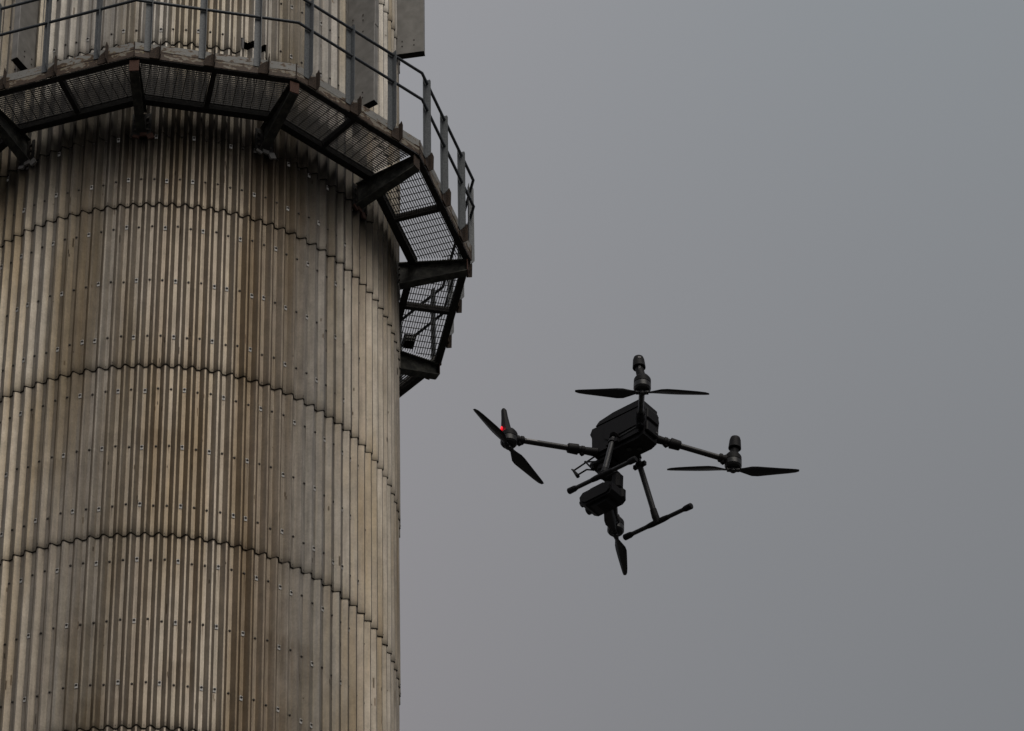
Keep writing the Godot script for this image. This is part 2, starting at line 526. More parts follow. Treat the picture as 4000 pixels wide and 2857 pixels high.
	# the flat strakes: tall box fins that begin at different heights
	for f in [[-0.68, -0.60, 39.752, 0.36], [0.832, 0.895, 39.715, 0.385], [1.372, 1.322, 41.90, 0.345], [2.55, 2.55, 40.6, 0.37], [-1.7, -1.7, 41.2, 0.37], [-2.75, -2.75, 42.0, 0.37]]:
		strake(c, f[0], f[1], f[2], f[3])
	# weld scars and stubs where the walkway's feet meet the cladding
	for v in 12:
		var az3 := SIDE0 + v * PI / 6.0
		st = st_new()
		for q in 3:
			var d3 := (q - 1) * 0.075
			box(st, pt(2.50, az3 + d3 / 2.5 + 0.008, 38.44 - 0.03 * absf(q - 1)), Vector3(0.07, 0.035 + 0.02 * q, 0.025), Basis(Vector3.UP, az3) * Basis(Vector3.BACK, 0.4 * (q - 1)))
		put("sheet_patch", done(st), M.rust_red if v % 2 == 0 else M.strake, c)

func strake(c: Node3D, base_az: float, dir_az: float, bottom: float, len: float) -> void:
	var p := pt(2.46, base_az, 0.0)
	var dir := Vector3(sin(dir_az), 0, cos(dir_az))
	# local frame: x outwards, y up, z across the thickness (towards growing azimuth)
	var zz := Vector3(-dir.z, 0, dir.x) * -1.0
	var b := Basis(dir, Vector3.UP, dir.cross(Vector3.UP))
	var s := Node3D.new()
	s.name = "strake"
	c.add_child(s, true)
	s.transform = Transform3D(b, Vector3(p.x, 0, p.z))
	var th := 0.074
	var h := bottom
	var i := 0
	while h < 48.0:
		var hi := minf(h + (1.21 if i == 0 else 2.2), 48.2)
		var st := st_new()
		var w := len - 0.006 * (i % 2)
		soft_box(st, Vector3(w * 0.5 + 0.012 * i, (h + hi) * 0.5 + EYE, zz.dot(b.z) * (th * 0.5 + 0.004 * (i % 2))), Vector3(w, hi - h + (0.0 if i == 0 else 0.05), th - 0.004 * (i % 2)), 0.004)
		put("strake_panel", done(st), M.strake, s)
		st = st_new()
		for sd in [0.0, 1.0]:
			var zf: float = zz.dot(b.z) * (th * sd + (0.004 if sd > 0.5 else -0.004))
			box(st, Vector3(0.022, (h + hi) * 0.5 + EYE, zf + zz.dot(b.z) * (0.03 if sd > 0.5 else -0.03)), Vector3(0.012, hi - h - 0.01, 0.06))
		put("strake_flange", done(st), M.strake, s)
		st = st_new()
		var y := h + 0.06
		while y < hi - 0.03:
			for sd2 in [-1.0, 1.0]:
				var zc: float = zz.dot(b.z) * (th * 0.5 + sd2 * (th * 0.5 + 0.035))
				box(st, Vector3(0.03, y + EYE, zc), Vector3(0.008, 0.014, 0.014))
			y += 0.145
		for yy in [h + 0.12, h + 0.20, hi - 0.06]:
			for xx in [0.10, 0.235]:
				for sd3 in [0.0, 1.0]:
					var zq: float = zz.dot(b.z) * (th * sd3 + (0.003 if sd3 > 0.5 else -0.003))
					box(st, Vector3(xx, yy + EYE, zq), Vector3(0.014, 0.014, 0.006))
		var rv := put("strake_rivets", done(st), M.screw, s)
		rv.set_meta("kind", "stuff")
		# end plate, dark underside
		if i == 0:
			st = st_new()
			box(st, Vector3(w * 0.5, h + EYE - 0.003, zz.dot(b.z) * th * 0.5), Vector3(w + 0.004, 0.004, th + 0.004))
			put("strake_end_plate", done(st), M.steel, s)
		h = hi
		i += 1

# ---------------------------------------------------------------- walkway
func side_xf(i: int) -> Transform3D:
	return Transform3D(Basis(Vector3.UP, SIDE0 + (i + 0.5) * PI / 6.0), Vector3(0, EYE, 0))

func corner_xf(i: int) -> Transform3D:
	return Transform3D(Basis(Vector3.UP, SIDE0 + i * PI / 6.0), Vector3(0, EYE, 0))

func grate_mesh(sgn: float) -> ArrayMesh:
	var st := st_new()
	var t15 := tan(PI / 12.0)
	var a := 2.615
	while a < 3.105:
		var u0 := 0.028
		var u1 := a * t15 - 0.012
		box(st, Vector3(sgn * (u0 + u1) * 0.5, 38.849, a), Vector3(u1 - u0, 0.0185, 0.0052))
		a += 0.0268
	var u := 0.075
	while u < 0.76:
		var a0 := maxf(2.612, (u + 0.02) / t15)
		if a0 < 3.08:
			box(st, Vector3(sgn * u, 38.851, (a0 + 3.105) * 0.5), Vector3(0.006, 0.007, 3.105 - a0))
		u += 0.0965
	# edge banding
	box(st, Vector3(sgn * 0.03, 38.842, 2.86), Vector3(0.005, 0.032, 0.49))
	return done(st)

func walkway() -> void:
	var w := thing("chimney_walkway", "dark steel grating walkway on brackets ringing the chimney, with rusty toe boards", "walkway")
	var t15 := tan(PI / 12.0)
	var st := st_new()
	# shared meshes (local: x along the side, y up, z outwards)
	st = st_new()                                   # inner beam: an angle section
	var bi := [[2.53, 2.61, 38.765, 38.775], [2.602, 2.61, 38.775, 38.868]]
	for q in bi:
		var z0: float = q[0]
		var z1: float = q[1]
		var v := []
		for yy in [q[2], q[3]]:
			v.append([Vector3(-z0 * t15, yy, z0), Vector3(z0 * t15, yy, z0), Vector3(z1 * t15, yy, z1), Vector3(-z1 * t15, yy, z1)])
		quad(st, v[0][0], v[0][1], v[0][2], v[0][3]); quad(st, v[1][3], v[1][2], v[1][1], v[1][0])
		quad(st, v[0][3], v[0][2], v[1][2], v[1][3]); quad(st, v[0][1], v[0][0], v[1][0], v[1][1])
	var inner := done(st)
	st = st_new()                                   # outer beam: bottom flange and upright
	for q in [[3.105, 3.166, 38.792, 38.802], [3.098, 3.106, 38.792, 38.868]]:
		var z0: float = q[0]
		var z1: float = q[1]
		var v := []
		for yy in [q[2], q[3]]:
			v.append([Vector3(-z0 * t15, yy, z0), Vector3(z0 * t15, yy, z0), Vector3(z1 * t15, yy, z1), Vector3(-z1 * t15, yy, z1)])
		quad(st, v[0][0], v[0][1], v[0][2], v[0][3]); quad(st, v[1][3], v[1][2], v[1][1], v[1][0])
		quad(st, v[0][3], v[0][2], v[1][2], v[1][3]); quad(st, v[0][1], v[0][0], v[1][0], v[1][1])
	var outer := done(st)
	st = st_new()
	box(st, Vector3(0, 38.806, 2.855), Vector3(0.05, 0.036, 0.486))
	box(st, Vector3(0, 38.86, 2.855), Vector3(0.008, 0.05, 0.486))
	var joist := done(st)
	var gl := grate_mesh(-1.0)
	var gr := grate_mesh(1.0)
	# stiffener: rusty angle on the toe board, one leg flat, one leg standing out
	var fin := st_new()
	prism(fin, [Vector2(0, 38.797), Vector2(0.060, 38.812), Vector2(0.064, 39.00), Vector2(0.045, 39.068), Vector2(0.02, 39.045), Vector2(0, 39.05)], 0.008, Transform3D(Basis(Vector3(0, 0, 1), Vector3.UP, Vector3(-1, 0, 0)), Vector3(0, 0, APO + 0.004)))
	prism(fin, [Vector2(-0.105, 38.80), Vector2(0, 38.80), Vector2(0, 38.975), Vector2(-0.02, 38.985), Vector2(-0.07, 38.94), Vector2(-0.105, 38.88)], 0.008, Transform3D(Basis.IDENTITY, Vector3(0, 0, APO + 0.010)))
	var fin_mesh := done(fin)
	# bracket (local: x across, z outwards): web, sloping bottom flange, top flange
	st = st_new()
	prism(st, [Vector2(2.49, 38.47), Vector2(3.24, 38.625), Vector2(3.24, 38.785), Vector2(2.49, 38.76)], 0.012, Transform3D(Basis(Vector3(0, 0, 1), Vector3.UP, Vector3(-1, 0, 0)), Vector3.ZERO))
	prism(st, [Vector2(2.49, 38.455), Vector2(3.24, 38.612), Vector2(3.24, 38.626), Vector2(2.49, 38.471)], 0.098, Transform3D(Basis(Vector3(0, 0, 1), Vector3.UP, Vector3(-1, 0, 0)), Vector3.ZERO))
	box(st, Vector3(0, 38.775, 2.865), Vector3(0.098, 0.013, 0.74))
	var arm := done(st)
	st = st_new()
	box(st, Vector3(0, 38.70, 3.246), Vector3(0.102, 0.155, 0.010))
	var cap := done(st)
	st = st_new()
	box(st, Vector3(0, 38.585, 2.495), Vector3(0.20, 0.32, 0.016))
	var foot := done(st)
	st = st_new()
	tube(st, [[Vector3(0, 0, 2.503), 0.016], [Vector3(0, 0, 2.522), 0.016]], 6)
	var bolt := done(st)
	for i in 12:
		var sx := side_xf(i)
		var cx := corner_xf(i)
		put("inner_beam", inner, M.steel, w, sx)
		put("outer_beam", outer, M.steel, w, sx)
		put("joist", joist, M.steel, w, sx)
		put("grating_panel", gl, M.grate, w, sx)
		put("grating_panel", gr, M.grate, w, sx)
		# toe board and the edge plate under it, each with its own stretch of paint and rust
		for part in 2:
			st = st_new()
			var y0 := 38.905 if part == 0 else 38.803
			var y1 := 39.012 if part == 0 else 38.9045
			var z1 := APO + (0.003 if part == 0 else 0.0)
			var z0 := z1 - 0.007
			var u1 := z1 * t15
			var u0 := z0 * t15
			var off := float(i % 6) / 6.0
			var uvf := func(u: float, y: float) -> Vector2: return Vector2(off + (u + 0.85) / 10.2, (39.012 - y) / 0.21)
			var fr := [Vector3(-u1, y0, z1), Vector3(u1, y0, z1), Vector3(u1, y1, z1), Vector3(-u1, y1, z1)]
			var bk := [Vector3(-u0, y0, z0), Vector3(u0, y0, z0), Vector3(u0, y1, z0), Vector3(-u0, y1, z0)]
			quad_uv(st, fr, fr.map(func(p): return uvf.call(p.x, p.y)))
			quad_uv(st, [bk[1], bk[0], bk[3], bk[2]], [bk[1], bk[0], bk[3], bk[2]].map(func(p): return uvf.call(p.x, p.y)))
			quad_uv(st, [fr[3], fr[2], bk[2], bk[3]], [fr[3], fr[2], bk[2], bk[3]].map(func(p): return uvf.call(p.x, p.y)))
			quad_uv(st, [bk[0], bk[1], fr[1], fr[0]], [bk[0], bk[1], fr[1], fr[0]].map(func(p): return uvf.call(p.x, p.y)))
			put("toe_board" if part == 0 else "edge_plate", done(st), M["toe%d" % (i / 6)], w, sx)
		for u in [-0.585, -0.015, 0.555]:
			put("stiffener", fin_mesh, M.rust, w, sx * Transform3D(Basis.IDENTITY, Vector3(u, 0, 0)))
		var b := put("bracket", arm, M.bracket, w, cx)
		put("end_plate", cap, M.rust_red if i != 2 else M.rust, b)
		put("foot_plate", foot, M.steel, b)
		for xx in [-0.065, 0.065]:
			for yy in [38.50, 38.585, 38.67]: put("bolt", bolt, M.screw, b, Transform3D(Basis.IDENTITY, Vector3(xx, yy, 0)))
		# ragged corner weld on the toe board
		st = st_new()
		box(st, Vector3(0, 38.91, APO / cos(PI / 12.0) + 0.002), Vector3(0.012, 0.20 + 0.02 * (i % 2), 0.012))
		put("corner_seam", done(st), M.rust, w, cx)

func railing() -> void:
	var g := thing("guard_railing", "galvanised grey guard railing of angle posts and two round rails around the walkway", "railing")
	var post := st_new()
	# angle section: one leg flat on the toe board, one leg standing out, foot cut at a slant
	prism(post, [Vector2(-0.066, 38.895), Vector2(0.0, 38.895), Vector2(0.0, 40.075), Vector2(-0.066, 40.075)], 0.006, Transform3D(Basis.IDENTITY, Vector3(0, 0, APO + 0.0075)))
	prism(post, [Vector2(0, 38.895), Vector2(0.045, 38.93), Vector2(0.062, 38.96), Vector2(0.062, 40.05), Vector2(0.055, 40.075), Vector2(0, 40.075)], 0.006, Transform3D(Basis(Vector3(0, 0, 1), Vector3.UP, Vector3(-1, 0, 0)), Vector3(-0.003, 0, APO + 0.0105)))
	var pm := done(post)
	var tops := st_new()
	for i in 12:
		for u in [-0.685, -0.115, 0.465]:
			put("post", pm, M.galv, g, side_xf(i) * Transform3D(Basis.IDENTITY, Vector3(u, 0, 0)))
	var rr := (APO + 0.034) / cos(PI / 12.0)
	for lev in [["top_rail", 40.018], ["knee_rail", 39.612]]:
		for i in 12:
			var st := st_new()
			var a := pt(rr, SIDE0 + i * PI / 6.0, lev[1])
			var b := pt(rr, SIDE0 + (i + 1) * PI / 6.0, lev[1])
			var d := (b - a).normalized()
			tube(st, [[a - d * 0.0035, 0.0165], [b + d * 0.0035, 0.0165]], 14)
			put(lev[0], done(st), M.rail, g)

func lamp_box() -> void:
	var p := pt(2.85, 1.925, 38.858)
	var b := thing("equipment_box", "small dark box standing on the walkway grating behind the chimney's right edge", "box", Transform3D(Basis(Vector3.UP, SIDE0 + 3.5 * PI / 6.0), p))
	var st := st_new()
	soft_box(st, Vector3(0, 0.045, 0), Vector3(0.15, 0.046, 0.12), 0.008)
	put("housing", done(st), M.dark, b)
	st = st_new()
	box(st, Vector3(-0.055, 0.0105, 0), Vector3(0.02, 0.021, 0.11))
	var ft := done(st)
	put("foot", ft, M.dark, b)
	put("foot", ft, M.dark, b, Transform3D(Basis.IDENTITY, Vector3(0.11, 0, 0)))
	st = st_new()
	soft_box(st, Vector3(0, 0.076, 0), Vector3(0.165, 0.012, 0.135), 0.004)
	put("lid", done(st), M.dark, b)

# ---------------------------------------------------------------- drone (local: x right, y up, -z forward)
func dv(f: float, r: float, u: float) -> Vector3:
	return Vector3(r, u, -f)

func drone() -> void:
	var xf := Transform3D(Basis(Vector3(0.68506, -0.00587, -0.72846), Vector3(0.04675, 0.99826, 0.03592), Vector3(0.72698, -0.05867, 0.68414)).orthonormalized(), Vector3(1.8538, 15.419, 25.1002))
	var d := thing("quadcopter_drone", "black quadcopter drone with camera gimbal and skid landing gear hovering beside the chimney", "drone", xf)
	var side := Basis(Vector3(0, 0, -1), Vector3.UP, Vector3(1, 0, 0))       # outline x = forward, y = up, depth = right
	# body: hull profile seen from the side, pushed out across, plus tapering cheeks
	var st := st_new()
	prism(st, [Vector2(-0.125, 0.012), Vector2(-0.10, 0.0), Vector2(0.115, 0.0), Vector2(0.135, 0.03), Vector2(0.138, 0.115), Vector2(0.148, 0.14), Vector2(0.138, 0.165), Vector2(-0.128, 0.165), Vector2(-0.136, 0.12)], 0.088, Transform3D(side, Vector3.ZERO))
	for s in [-1.0, 1.0]:
		prism(st, [Vector2(-0.11, 0.02), Vector2(0.10, 0.015), Vector2(0.122, 0.04), Vector2(0.125, 0.15), Vector2(-0.118, 0.15)], 0.012, Transform3D(side, Vector3(s * 0.049, 0, 0)))
	put("body", done(st), M.black, d)
	st = st_new()
	prism(st, [Vector2(-0.122, 0.168), Vector2(0.118, 0.168), Vector2(0.10, 0.186), Vector2(0.03, 0.198), Vector2(-0.10, 0.200), Vector2(-0.122, 0.188)], 0.094, Transform3D(side, Vector3.ZERO))
	put("lid", done(st), M.black, d)
	for s in [-1.0, 1.0]:
		st = st_new()
		prism(st, [Vector2(-0.105, 0.06), Vector2(0.045, 0.052), Vector2(0.062, 0.07), Vector2(0.062, 0.145), Vector2(-0.105, 0.145)], 0.005, Transform3D(side, Vector3(s * 0.0575, 0, 0)))
		put("side_panel", done(st), M.black, d)
		st = st_new()
		prism(st, [Vector2(-0.10, 0.046), Vector2(0.05, 0.034), Vector2(0.05, 0.041), Vector2(-0.10, 0.053)], 0.003, Transform3D(side, Vector3(s * 0.0565, 0, 0)))
		put("side_groove", done(st), M.dark, d)
	st = st_new()
	for zc in [0.055, 0.12]: soft_box(st, dv(-0.134, 0.0, zc), Vector3(0.075, 0.05, 0.014), 0.004)
	put("rear_hatch", done(st), M.black, d)
	st = st_new()
	tube(st, [[dv(-0.141, 0.022, 0.05), 0.004], [dv(-0.144, 0.022, 0.05), 0.004]], 8)
	put("rear_sensor", done(st), M.mark, d)
	st = st_new()
	for q in [[-0.03, -0.012], [-0.065, 0.012]]:
		tube(st, [[dv(q[0], q[1], -0.004), 0.011], [dv(q[0], q[1], 0.004), 0.011]], 12)
	put("belly_sensor", done(st), M.carbon, d)
	# arms: [motor forward, right, root forward, right, root up]
	var arms := [[-0.314, -0.293, -0.105, -0.040, 0.055], [0.316, -0.348, 0.105, -0.050, 0.022], [-0.316, 0.299, -0.105, 0.040, 0.055], [0.314, 0.342, 0.105, 0.050, 0.022]]
	var blades := [[0.80, -0.60], [-0.16, -0.987], [-0.78, 0.626], [0.47, 0.883]]
	for k in 4:
		var a: Array = arms[k]
		var mp := dv(a[0], a[1], 0.0)
		var rp := dv(a[2], a[3], a[4])
		var dir := (rp - mp).normalized()
		var ln := mp.distance_to(rp)
		st = st_new()
		tube(st, [[mp, 0.0118], [rp, 0.0118]], 16)
		var arm := put("arm", done(st), M.carbon, d)
		st = st_new()
		var h0 := ln - 0.115 if k != 1 else ln - 0.12
		tube(st, [[mp + dir * (h0 - 0.004), 0.0150], [mp + dir * h0, 0.0205], [mp + dir * (h0 + 0.040), 0.0225], [mp + dir * (h0 + 0.043), 0.016], [mp + dir * (h0 + 0.052), 0.016], [mp + dir * (h0 + 0.054), 0.0185], [mp + dir * (h0 + 0.066), 0.0185], [mp + dir * (h0 + 0.068), 0.0155], [rp, 0.019]], 16)
		box(st, mp + dir * (h0 + 0.058) + Vector3(0, -0.014, 0), Vector3(0.014, 0.022, 0.014))
		put("locking_collar", done(st), M.black, arm)
		st = st_new()
		for q in 2:
			var sdv := dir.cross(Vector3.UP).normalized()
			if sdv.dot(xf.basis.inverse() * Vector3(0, 0, 1)) < 0: sdv = -sdv
			var at := mp + dir * (h0 + 0.014 + 0.012 * q) + sdv * 0.0186 + Vector3(0, 0.003, 0)
			box(st, at, Vector3(0.004, 0.0035, 0.004))
		put("collar_mark", done(st), M.mark, arm)
		# motor mount and can
		st = st_new()
		tube(st, [[mp + Vector3(0, 0.043, 0), 0.018], [mp + Vector3(0, 0.039, 0), 0.0225], [mp + Vector3(0, 0.026, 0), 0.0315], [mp + Vector3(0, 0.021, 0), 0.0338], [mp + Vector3(0, 0.001, 0), 0.0342]], 28)
		for q in 2:
			tube(st, [[mp + dir * (0.028 + 0.019 * q), 0.0185], [mp + dir * (0.040 + 0.019 * q), 0.0185]], 16)
		tube(st, [[mp + dir * 0.02, 0.0155], [mp + dir * 0.062, 0.0150]], 16)
		box(st, mp + dir * 0.043 - Vector3(0, 0.018, 0), Vector3(0.016, 0.014, 0.016))
		var mo := put("motor", done(st), M.black, d)
		st = st_new()
		tube(st, [[mp + Vector3(0, -0.001, 0), 0.0332], [mp + Vector3(0, -0.003, 0), 0.0345], [mp + Vector3(0, -0.025, 0), 0.0345], [mp + Vector3(0, -0.033, 0), 0.0295], [mp + Vector3(0, -0.037, 0), 0.016]], 28)
		tube(st, [[mp + Vector3(0, -0.036, 0), 0.012], [mp + Vector3(0, -0.050, 0), 0.011], [mp + Vector3(0, -0.054, 0), 0.007]], 14)
		put("motor_can", done(st), M.carbon, mo)
		# propeller, at rest
		var bd := dv(blades[k][0], blades[k][1], 0.0).normalized()
		var pr := Node3D.new()
		pr.name = "propeller"
		d.add_child(pr, true)
		pr.transform = Transform3D(Basis(bd, Vector3.UP, bd.cross(Vector3.UP)), mp + Vector3(0, -0.044, 0))
		st = st_new()
		box(st, Vector3.ZERO, Vector3(0.05, 0.007, 0.018))
		tube(st, [[Vector3(0, -0.008, 0), 0.012], [Vector3(0, 0.008, 0), 0.012]], 12)
		put("hub", done(st), M.blade, pr)
		for s in [1.0, -1.0]:
			put("blade", blade_mesh(1.0 if k == 0 or k == 3 else -1.0), M.blade, pr, Transform3D(Basis(Vector3.UP, 0.0 if s > 0 else PI), Vector3.ZERO))
	# rear antennas: mast and capped cylinder
	for q in [[0, dv(-0.312, -0.293, 0.024), dv(-0.296, -0.293, 0.092), dv(-0.291, -0.293, 0.155)], [2, dv(-0.317, 0.299, 0.02), dv(-0.323, 0.299, 0.062), dv(-0.326, 0.299, 0.125)]]:
		st = st_new()
		tube(st, [[q[1], 0.0185], [q[2], 0.0165]], 18)
		var an := put("antenna", done(st), M.black, d)
		var ax: Vector3 = (q[3] - q[2]).normalized()
		st = st_new()
		tube(st, [[q[2], 0.0225], [q[2] + ax * 0.003, 0.0262], [q[2] + ax * 0.044, 0.0228], [q[2] + ax * 0.056, 0.0195], [q[2] + ax * 0.062, 0.012]], 24)
		put("antenna_cap", done(st), M.black, an)
		if q[0] == 0:
			var toc: Vector3 = (xf.basis.inverse() * Vector3(0.02, -0.2, 1.0)).normalized()
			toc = (toc - ax * toc.dot(ax)).normalized()
			var sb := Basis(ax.cross(toc), ax, toc)
			st = st_new()
			box(st, q[2] + ax * 0.038 + toc * 0.0235, Vector3(0.011, 0.005, 0.003), sb)
			put("cap_mark", done(st), M.pale, an)
			st = st_new()
			for z in 4: box(st, q[2] - ax * (0.006 + 0.0065 * z) + toc * 0.0172, Vector3(0.009, 0.004, 0.002), sb)
			put("mast_print", done(st), M.mark, an)
	# front arms carry a tapered fin antenna
	for q in [1, 3]:
		var a2: Array = arms[q]
		var sg := signf(a2[1])
		var base := dv(a2[0] + 0.012, a2[1] - 0.002, 0.02)
		st = st_new()
		var sec := []
		for e in [[0.0, 0.024, 0.017], [0.028, 0.021, 0.015], [0.10, 0.013, 0.011], [0.142, 0.0105, 0.009], [0.150, 0.006, 0.006]]:
			var c0: Vector3 = base + Vector3(0, e[0], 0) + dv(0.022, 0.0, 0) * (e[0] / 0.15)
			var ring := []
			for m in [[-1, -0.5], [-0.5, -1], [0.5, -1], [1, -0.5], [1, 0.5], [0.5, 1], [-0.5, 1], [-1, 0.5]]:
				ring.append(c0 + dv(m[0] * e[1], m[1] * e[2], 0))
			sec.append(ring)
		for i in sec.size() - 1:
			for j in 8:
				var l := (j + 1) % 8
				quad(st, sec[i][j], sec[i + 1][j], sec[i + 1][l], sec[i][l])
		for j in range(1, 7): tri(st, sec[4][0], sec[4][j + 1], sec[4][j])
		put("fin_antenna", done(st), M.black, d)
		# status light on its outer foot
		st = st_new()
		var lp := dv(a2[0] + 0.024, a2[1] + sg * 0.021, 0.050)
		var prof := []
		for e in 7:
			var t := -1.0 + 2.0 * e / 6.0
			prof.append([lp + Vector3(0, t * 0.0115, 0), 0.0050 * sqrt(maxf(1.0 - t * t, 0.02))])
		tube(st, prof, 10)
		var sl := put("status_light", done(st), M.led if q == 1 else M.carbon, d)
		if q == 1:
			var om := OmniLight3D.new()
			om.light_color = Color(1.0, 0.05, 0.12); om.light_energy = 0.0006; om.omni_range = 5.0
			om.light_size = 0.005
			om.omni_attenuation = 2.0; om.shadow_enabled = true
			om.position = lp
			d.add_child(om)
	# pale inspection label on the front left arm
	var m1 := dv(0.316, -0.348, 0.0)
	var d1 := (dv(0.105, -0.050, 0.022) - m1).normalized()
	var toc1 := (xf.basis.inverse() * Vector3(0.05, 0.12, 1.0)).normalized()
	toc1 = (toc1 - d1 * toc1.dot(d1)).normalized()
	st = st_new()
	box(st, m1 + d1 * 0.092 + toc1 * 0.0113, Vector3(0.044, 0.0075, 0.0016), Basis(d1, toc1.cross(d1), toc1))
	put("arm_label", done(st), M.pale, d)
	# landing gear
	for s in [-1.0, 1.0]:
		var top := dv(0.0, s * 0.074, 0.040)
		var bot := dv(-0.030, s * 0.168, -0.238)
		st = st_new()
		tube(st, [[dv(0.004, s * 0.050, 0.048), 0.015], [dv(0.002, s * 0.066, 0.047), 0.0165], [top, 0.0175], [top.lerp(bot, 0.06), 0.017]], 16)
		put("leg_socket", done(st), M.black, d)
		st = st_new()
		tube(st, [[top.lerp(bot, 0.05), 0.0118], [bot, 0.0118]], 16)
		var lg := put("landing_leg", done(st), M.carbon, d)
		st = st_new()
		tube(st, [[top.lerp(bot, 0.13), 0.0165], [top.lerp(bot, 0.19), 0.0165]], 14)
		box(st, top.lerp(bot, 0.165), Vector3(0.014, 0.018, 0.058))
		put("leg_clamp", done(st), M.black, lg)
		var f0 := dv(0.134, s * 0.180, -0.2516)
		var f1 := dv(-0.198, s * 0.180, -0.2516)
		st = st_new()
		tube(st, [[f0, 0.0088], [f1, 0.0088]], 16)
		var sk := put("skid", done(st), M.carbon, d)
		for e in [[f0, f1], [f1, f0]]:
			var dd: Vector3 = (e[1] - e[0]).normalized()
			st = st_new()
			tube(st, [[e[0] - dd * 0.004, 0.0105], [e[0] - dd * 0.001, 0.0132], [e[0] + dd * 0.028, 0.0125], [e[0] + dd * 0.038, 0.0095]], 16)
			put("skid_cap", done(st), M.black, sk)
		st = st_new()
		var jc := dv(-0.032, s * 0.180, -0.2516)
		tube(st, [[jc + dv(0.052, 0, 0), 0.0098], [jc + dv(0.03, 0, 0), 0.0118], [jc - dv(0.03, 0, 0), 0.0118], [jc - dv(0.052, 0, 0), 0.0098]], 14)
		tube(st, [[jc + Vector3(0, -0.006, 0), 0.0150], [bot.lerp(top, 0.02), 0.0150], [bot.lerp(top, 0.13), 0.0135]], 14)
		put("skid_joint", done(st), M.black, sk)
	# camera gimbal
	st = st_new()
	soft_box(st, dv(0.105, 0.0, -0.010), Vector3(0.075, 0.024, 0.10), 0.006)
	tube(st, [[dv(0.105, 0, -0.02), 0.030], [dv(0.105, 0, -0.045), 0.030], [dv(0.105, 0, -0.05), 0.024], [dv(0.105, 0, -0.065), 0.024]], 20)
	for e in [[0.14, 0.03], [0.14, -0.03], [0.07, 0.03], [0.07, -0.03]]:
		tube(st, [[dv(e[0], e[1], -0.015), 0.008], [dv(e[0], e[1], -0.033), 0.008]], 10)
	var gm := put("gimbal_mount", done(st), M.black, d)
	st = st_new()
	# yoke: from the yaw motor back and down to the camera's side
	soft_box(st, dv(0.078, 0.010, -0.074), Vector3(0.046, 0.030, 0.075), 0.009)
	soft_box(st, dv(0.050, 0.018, -0.116), Vector3(0.046, 0.085, 0.042), 0.012)
	soft_box(st, dv(0.040, 0.030, -0.178), Vector3(0.034, 0.060, 0.040), 0.011)
	soft_box(st, dv(0.085, 0.050, -0.180), Vector3(0.016, 0.046, 0.09), 0.007)
	put("gimbal_yoke", done(st), M.black, gm)
	st = st_new()
	var cs := Transform3D(Basis(Vector3(0, 0, -1), Vector3.UP, Vector3(1, 0, 0)), Vector3(0.0, -0.022, 0.004))
	prism(st, [Vector2(0.030, -0.180), Vector2(0.045, -0.194), Vector2(0.168, -0.196), Vector2(0.190, -0.182), Vector2(0.196, -0.145), Vector2(0.180, -0.128), Vector2(0.058, -0.126), Vector2(0.032, -0.142)], 0.090, cs)
	prism(st, [Vector2(0.040, -0.174), Vector2(0.055, -0.186), Vector2(0.160, -0.188), Vector2(0.180, -0.176), Vector2(0.184, -0.150), Vector2(0.172, -0.138), Vector2(0.066, -0.136), Vector2(0.042, -0.150)], 0.104, cs)
	prism(st, [Vector2(0.060, -0.190), Vector2(0.072, -0.210), Vector2(0.118, -0.212), Vector2(0.150, -0.203), Vector2(0.160, -0.190)], 0.062, cs)
	prism(st, [Vector2(0.070, -0.130), Vector2(0.165, -0.130), Vector2(0.150, -0.114), Vector2(0.085, -0.112)], 0.070, cs)
	var cam_body := put("camera", done(st), M.black, gm)
	st = st_new()
	tube(st, [[dv(0.184, 0.020, -0.188), 0.019], [dv(0.200, 0.020, -0.189), 0.018]], 18)
	put("lens", done(st), M.carbon, cam_body)
	st = st_new()
	tube(st, [[dv(0.184, -0.024, -0.184), 0.015], [dv(0.198, -0.024, -0.185), 0.014]], 18)
	put("lens", done(st), M.carbon, cam_body)
	# open frame that stands out in front of the belly
	st = st_new()
	var fr := [[0.110, 0.085, 0.206, 0.073], [0.206, 0.073, 0.250, 0.036], [0.110, 0.020, 0.150, 0.048], [0.150, 0.048, 0.206, 0.073], [0.206, 0.066, 0.165, 0.010], [0.130, -0.012, 0.172, -0.010], [0.172, -0.010, 0.212, 0.004], [0.212, 0.004, 0.236, -0.004]]
	fr = [[0.150, 0.062, 0.262, 0.040], [0.140, 0.026, 0.208, 0.058], [0.206, 0.060, 0.160, -0.010], [0.150, -0.014, 0.196, 0.012], [0.196, 0.012, 0.244, 0.006], [0.100, 0.075, 0.155, 0.062], [0.10, 0.010, 0.142, 0.026], [0.100, -0.012, 0.152, -0.014]]
	for e in fr:
		tube(st, [[dv(e[0], 0, e[1]), 0.0036], [dv(e[2], 0, e[3]), 0.0036]], 8)
	tube(st, [[dv(0.268, 0, 0.046), 0.004], [dv(0.243, 0, 0.004), 0.0085], [dv(0.240, 0, -0.003), 0.008]], 10)
	tube(st, [[dv(0.262, 0, 0.036), 0.003], [dv(0.274, 0, 0.052), 0.003]], 8)
	put("front_frame", done(st), M.black, d)

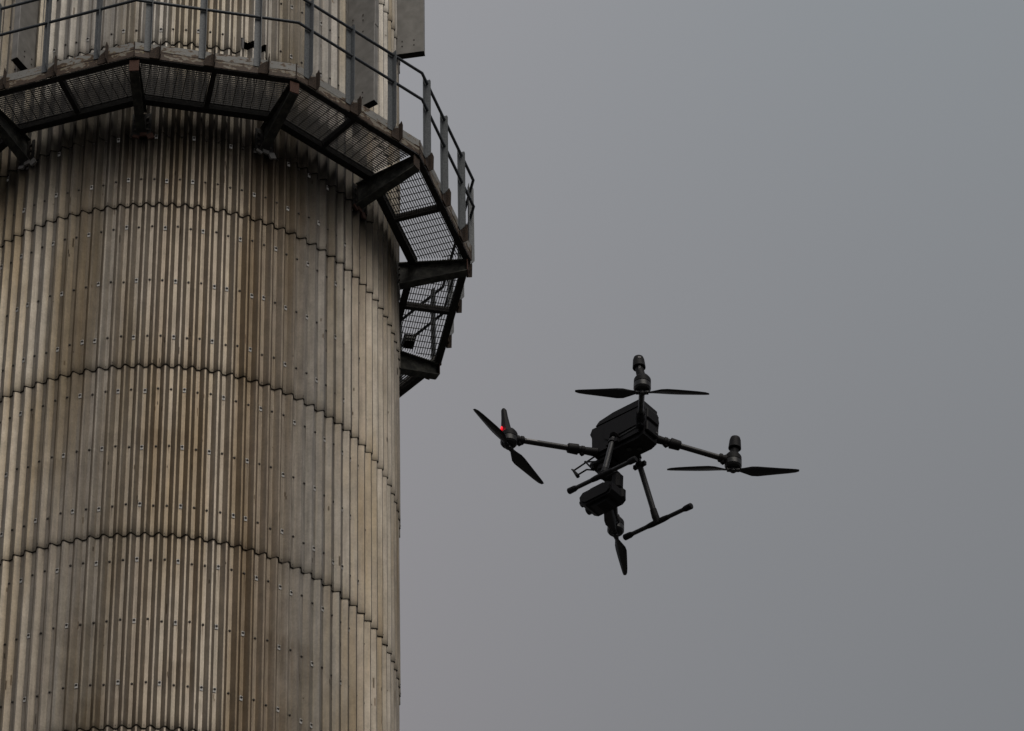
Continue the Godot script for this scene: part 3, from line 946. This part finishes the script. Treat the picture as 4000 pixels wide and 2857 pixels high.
func blade_mesh(hand: float) -> ArrayMesh:
	var st := st_new()
	# stations: distance, chord, pitch, sweep of the leading edge
	var sts := [[0.022, 0.014, 0.30, 0.0], [0.045, 0.026, 0.34, 0.004], [0.075, 0.044, 0.32, 0.008], [0.10, 0.047, 0.27, 0.008], [0.14, 0.041, 0.21, 0.005], [0.18, 0.034, 0.17, 0.002], [0.22, 0.027, 0.14, -0.001], [0.25, 0.020, 0.12, -0.004], [0.264, 0.011, 0.11, -0.007]]
	var rings := []
	for s in sts:
		var c: float = s[1]
		var th := 0.0022 + c * 0.05
		var ring := []
		for q in [[-0.55, 0.0], [-0.25, 0.9], [0.1, 1.0], [0.45, 0.0], [0.1, -0.7], [-0.25, -0.6]]:
			var z: float = (q[0] * c + s[3]) * hand
			var y: float = q[1] * th * 0.5 - q[0] * c * sin(s[2])
			ring.append(Vector3(s[0], y, z))
		rings.append(ring)
	st.set_smooth_group(1)
	for i in rings.size() - 1:
		for j in 6:
			var l := (j + 1) % 6
			if hand > 0: quad(st, rings[i][j], rings[i + 1][j], rings[i + 1][l], rings[i][l])
			else: quad(st, rings[i][l], rings[i + 1][l], rings[i + 1][j], rings[i][j])
	return done(st)

# ---------------------------------------------------------------- scene
func _ready() -> void:
	rng.seed = 4711
	noise.seed = 77; noise.frequency = 0.05; noise.fractal_octaves = 3
	# camera
	var cam := Camera3D.new()
	cam.name = "camera"
	cam.fov = 8.08736
	cam.keep_aspect = Camera3D.KEEP_HEIGHT
	cam.near = 0.5; cam.far = 6000.0
	cam.transform = Transform3D(Basis(Vector3(0.996881, -0.015259, 0.077424), Vector3(-0.041562, 0.732501, 0.679496), Vector3(-0.067081, -0.680595, 0.729583)).orthonormalized(), Vector3(0, EYE, 40.4001))
	add_child(cam)
	cam.current = true
	# sky and exposure
	var env := Environment.new()
	env.background_mode = Environment.BG_SKY
	var sky := Sky.new()
	var sm := PanoramaSkyMaterial.new()
	sm.panorama = ImageTexture.create_from_image(overcast())
	sky.sky_material = sm
	env.sky = sky
	env.tonemap_mode = Environment.TONE_MAPPER_LINEAR
	env.tonemap_exposure = EXPOSURE
	env.sdfgi_enabled = true; env.ssao_enabled = true; env.ssil_enabled = true
	var we := WorldEnvironment.new()
	we.name = "world"
	we.environment = env
	add_child(we)
	# the bright part of the overcast, behind the photographer and a little to the right
	var sun := DirectionalLight3D.new()
	sun.name = "sun"
	sun.light_energy = SUN
	sun.light_color = Color(1.0, 0.975, 0.935)
	sun.light_angular_distance = 42.0
	sun.shadow_enabled = true
	var saz := 0.24
	var sel := 0.84
	sun.look_at_from_position(Vector3.ZERO, -Vector3(sin(saz) * cos(sel), sin(sel), cos(saz) * cos(sel)), Vector3.UP)
	add_child(sun)
	make_materials()
	# setting
	var pm := PlaneMesh.new()
	pm.size = Vector2(5000, 5000)
	var gr := MeshInstance3D.new()
	gr.name = "ground"
	gr.mesh = pm
	gr.material_override = M.ground
	gr.set_meta("kind", "structure")
	gr.set_meta("label", "dark asphalt yard around the foot of the chimney")
	add_child(gr)
	chimney()
	walkway()
	railing()
	lamp_box()
	drone()
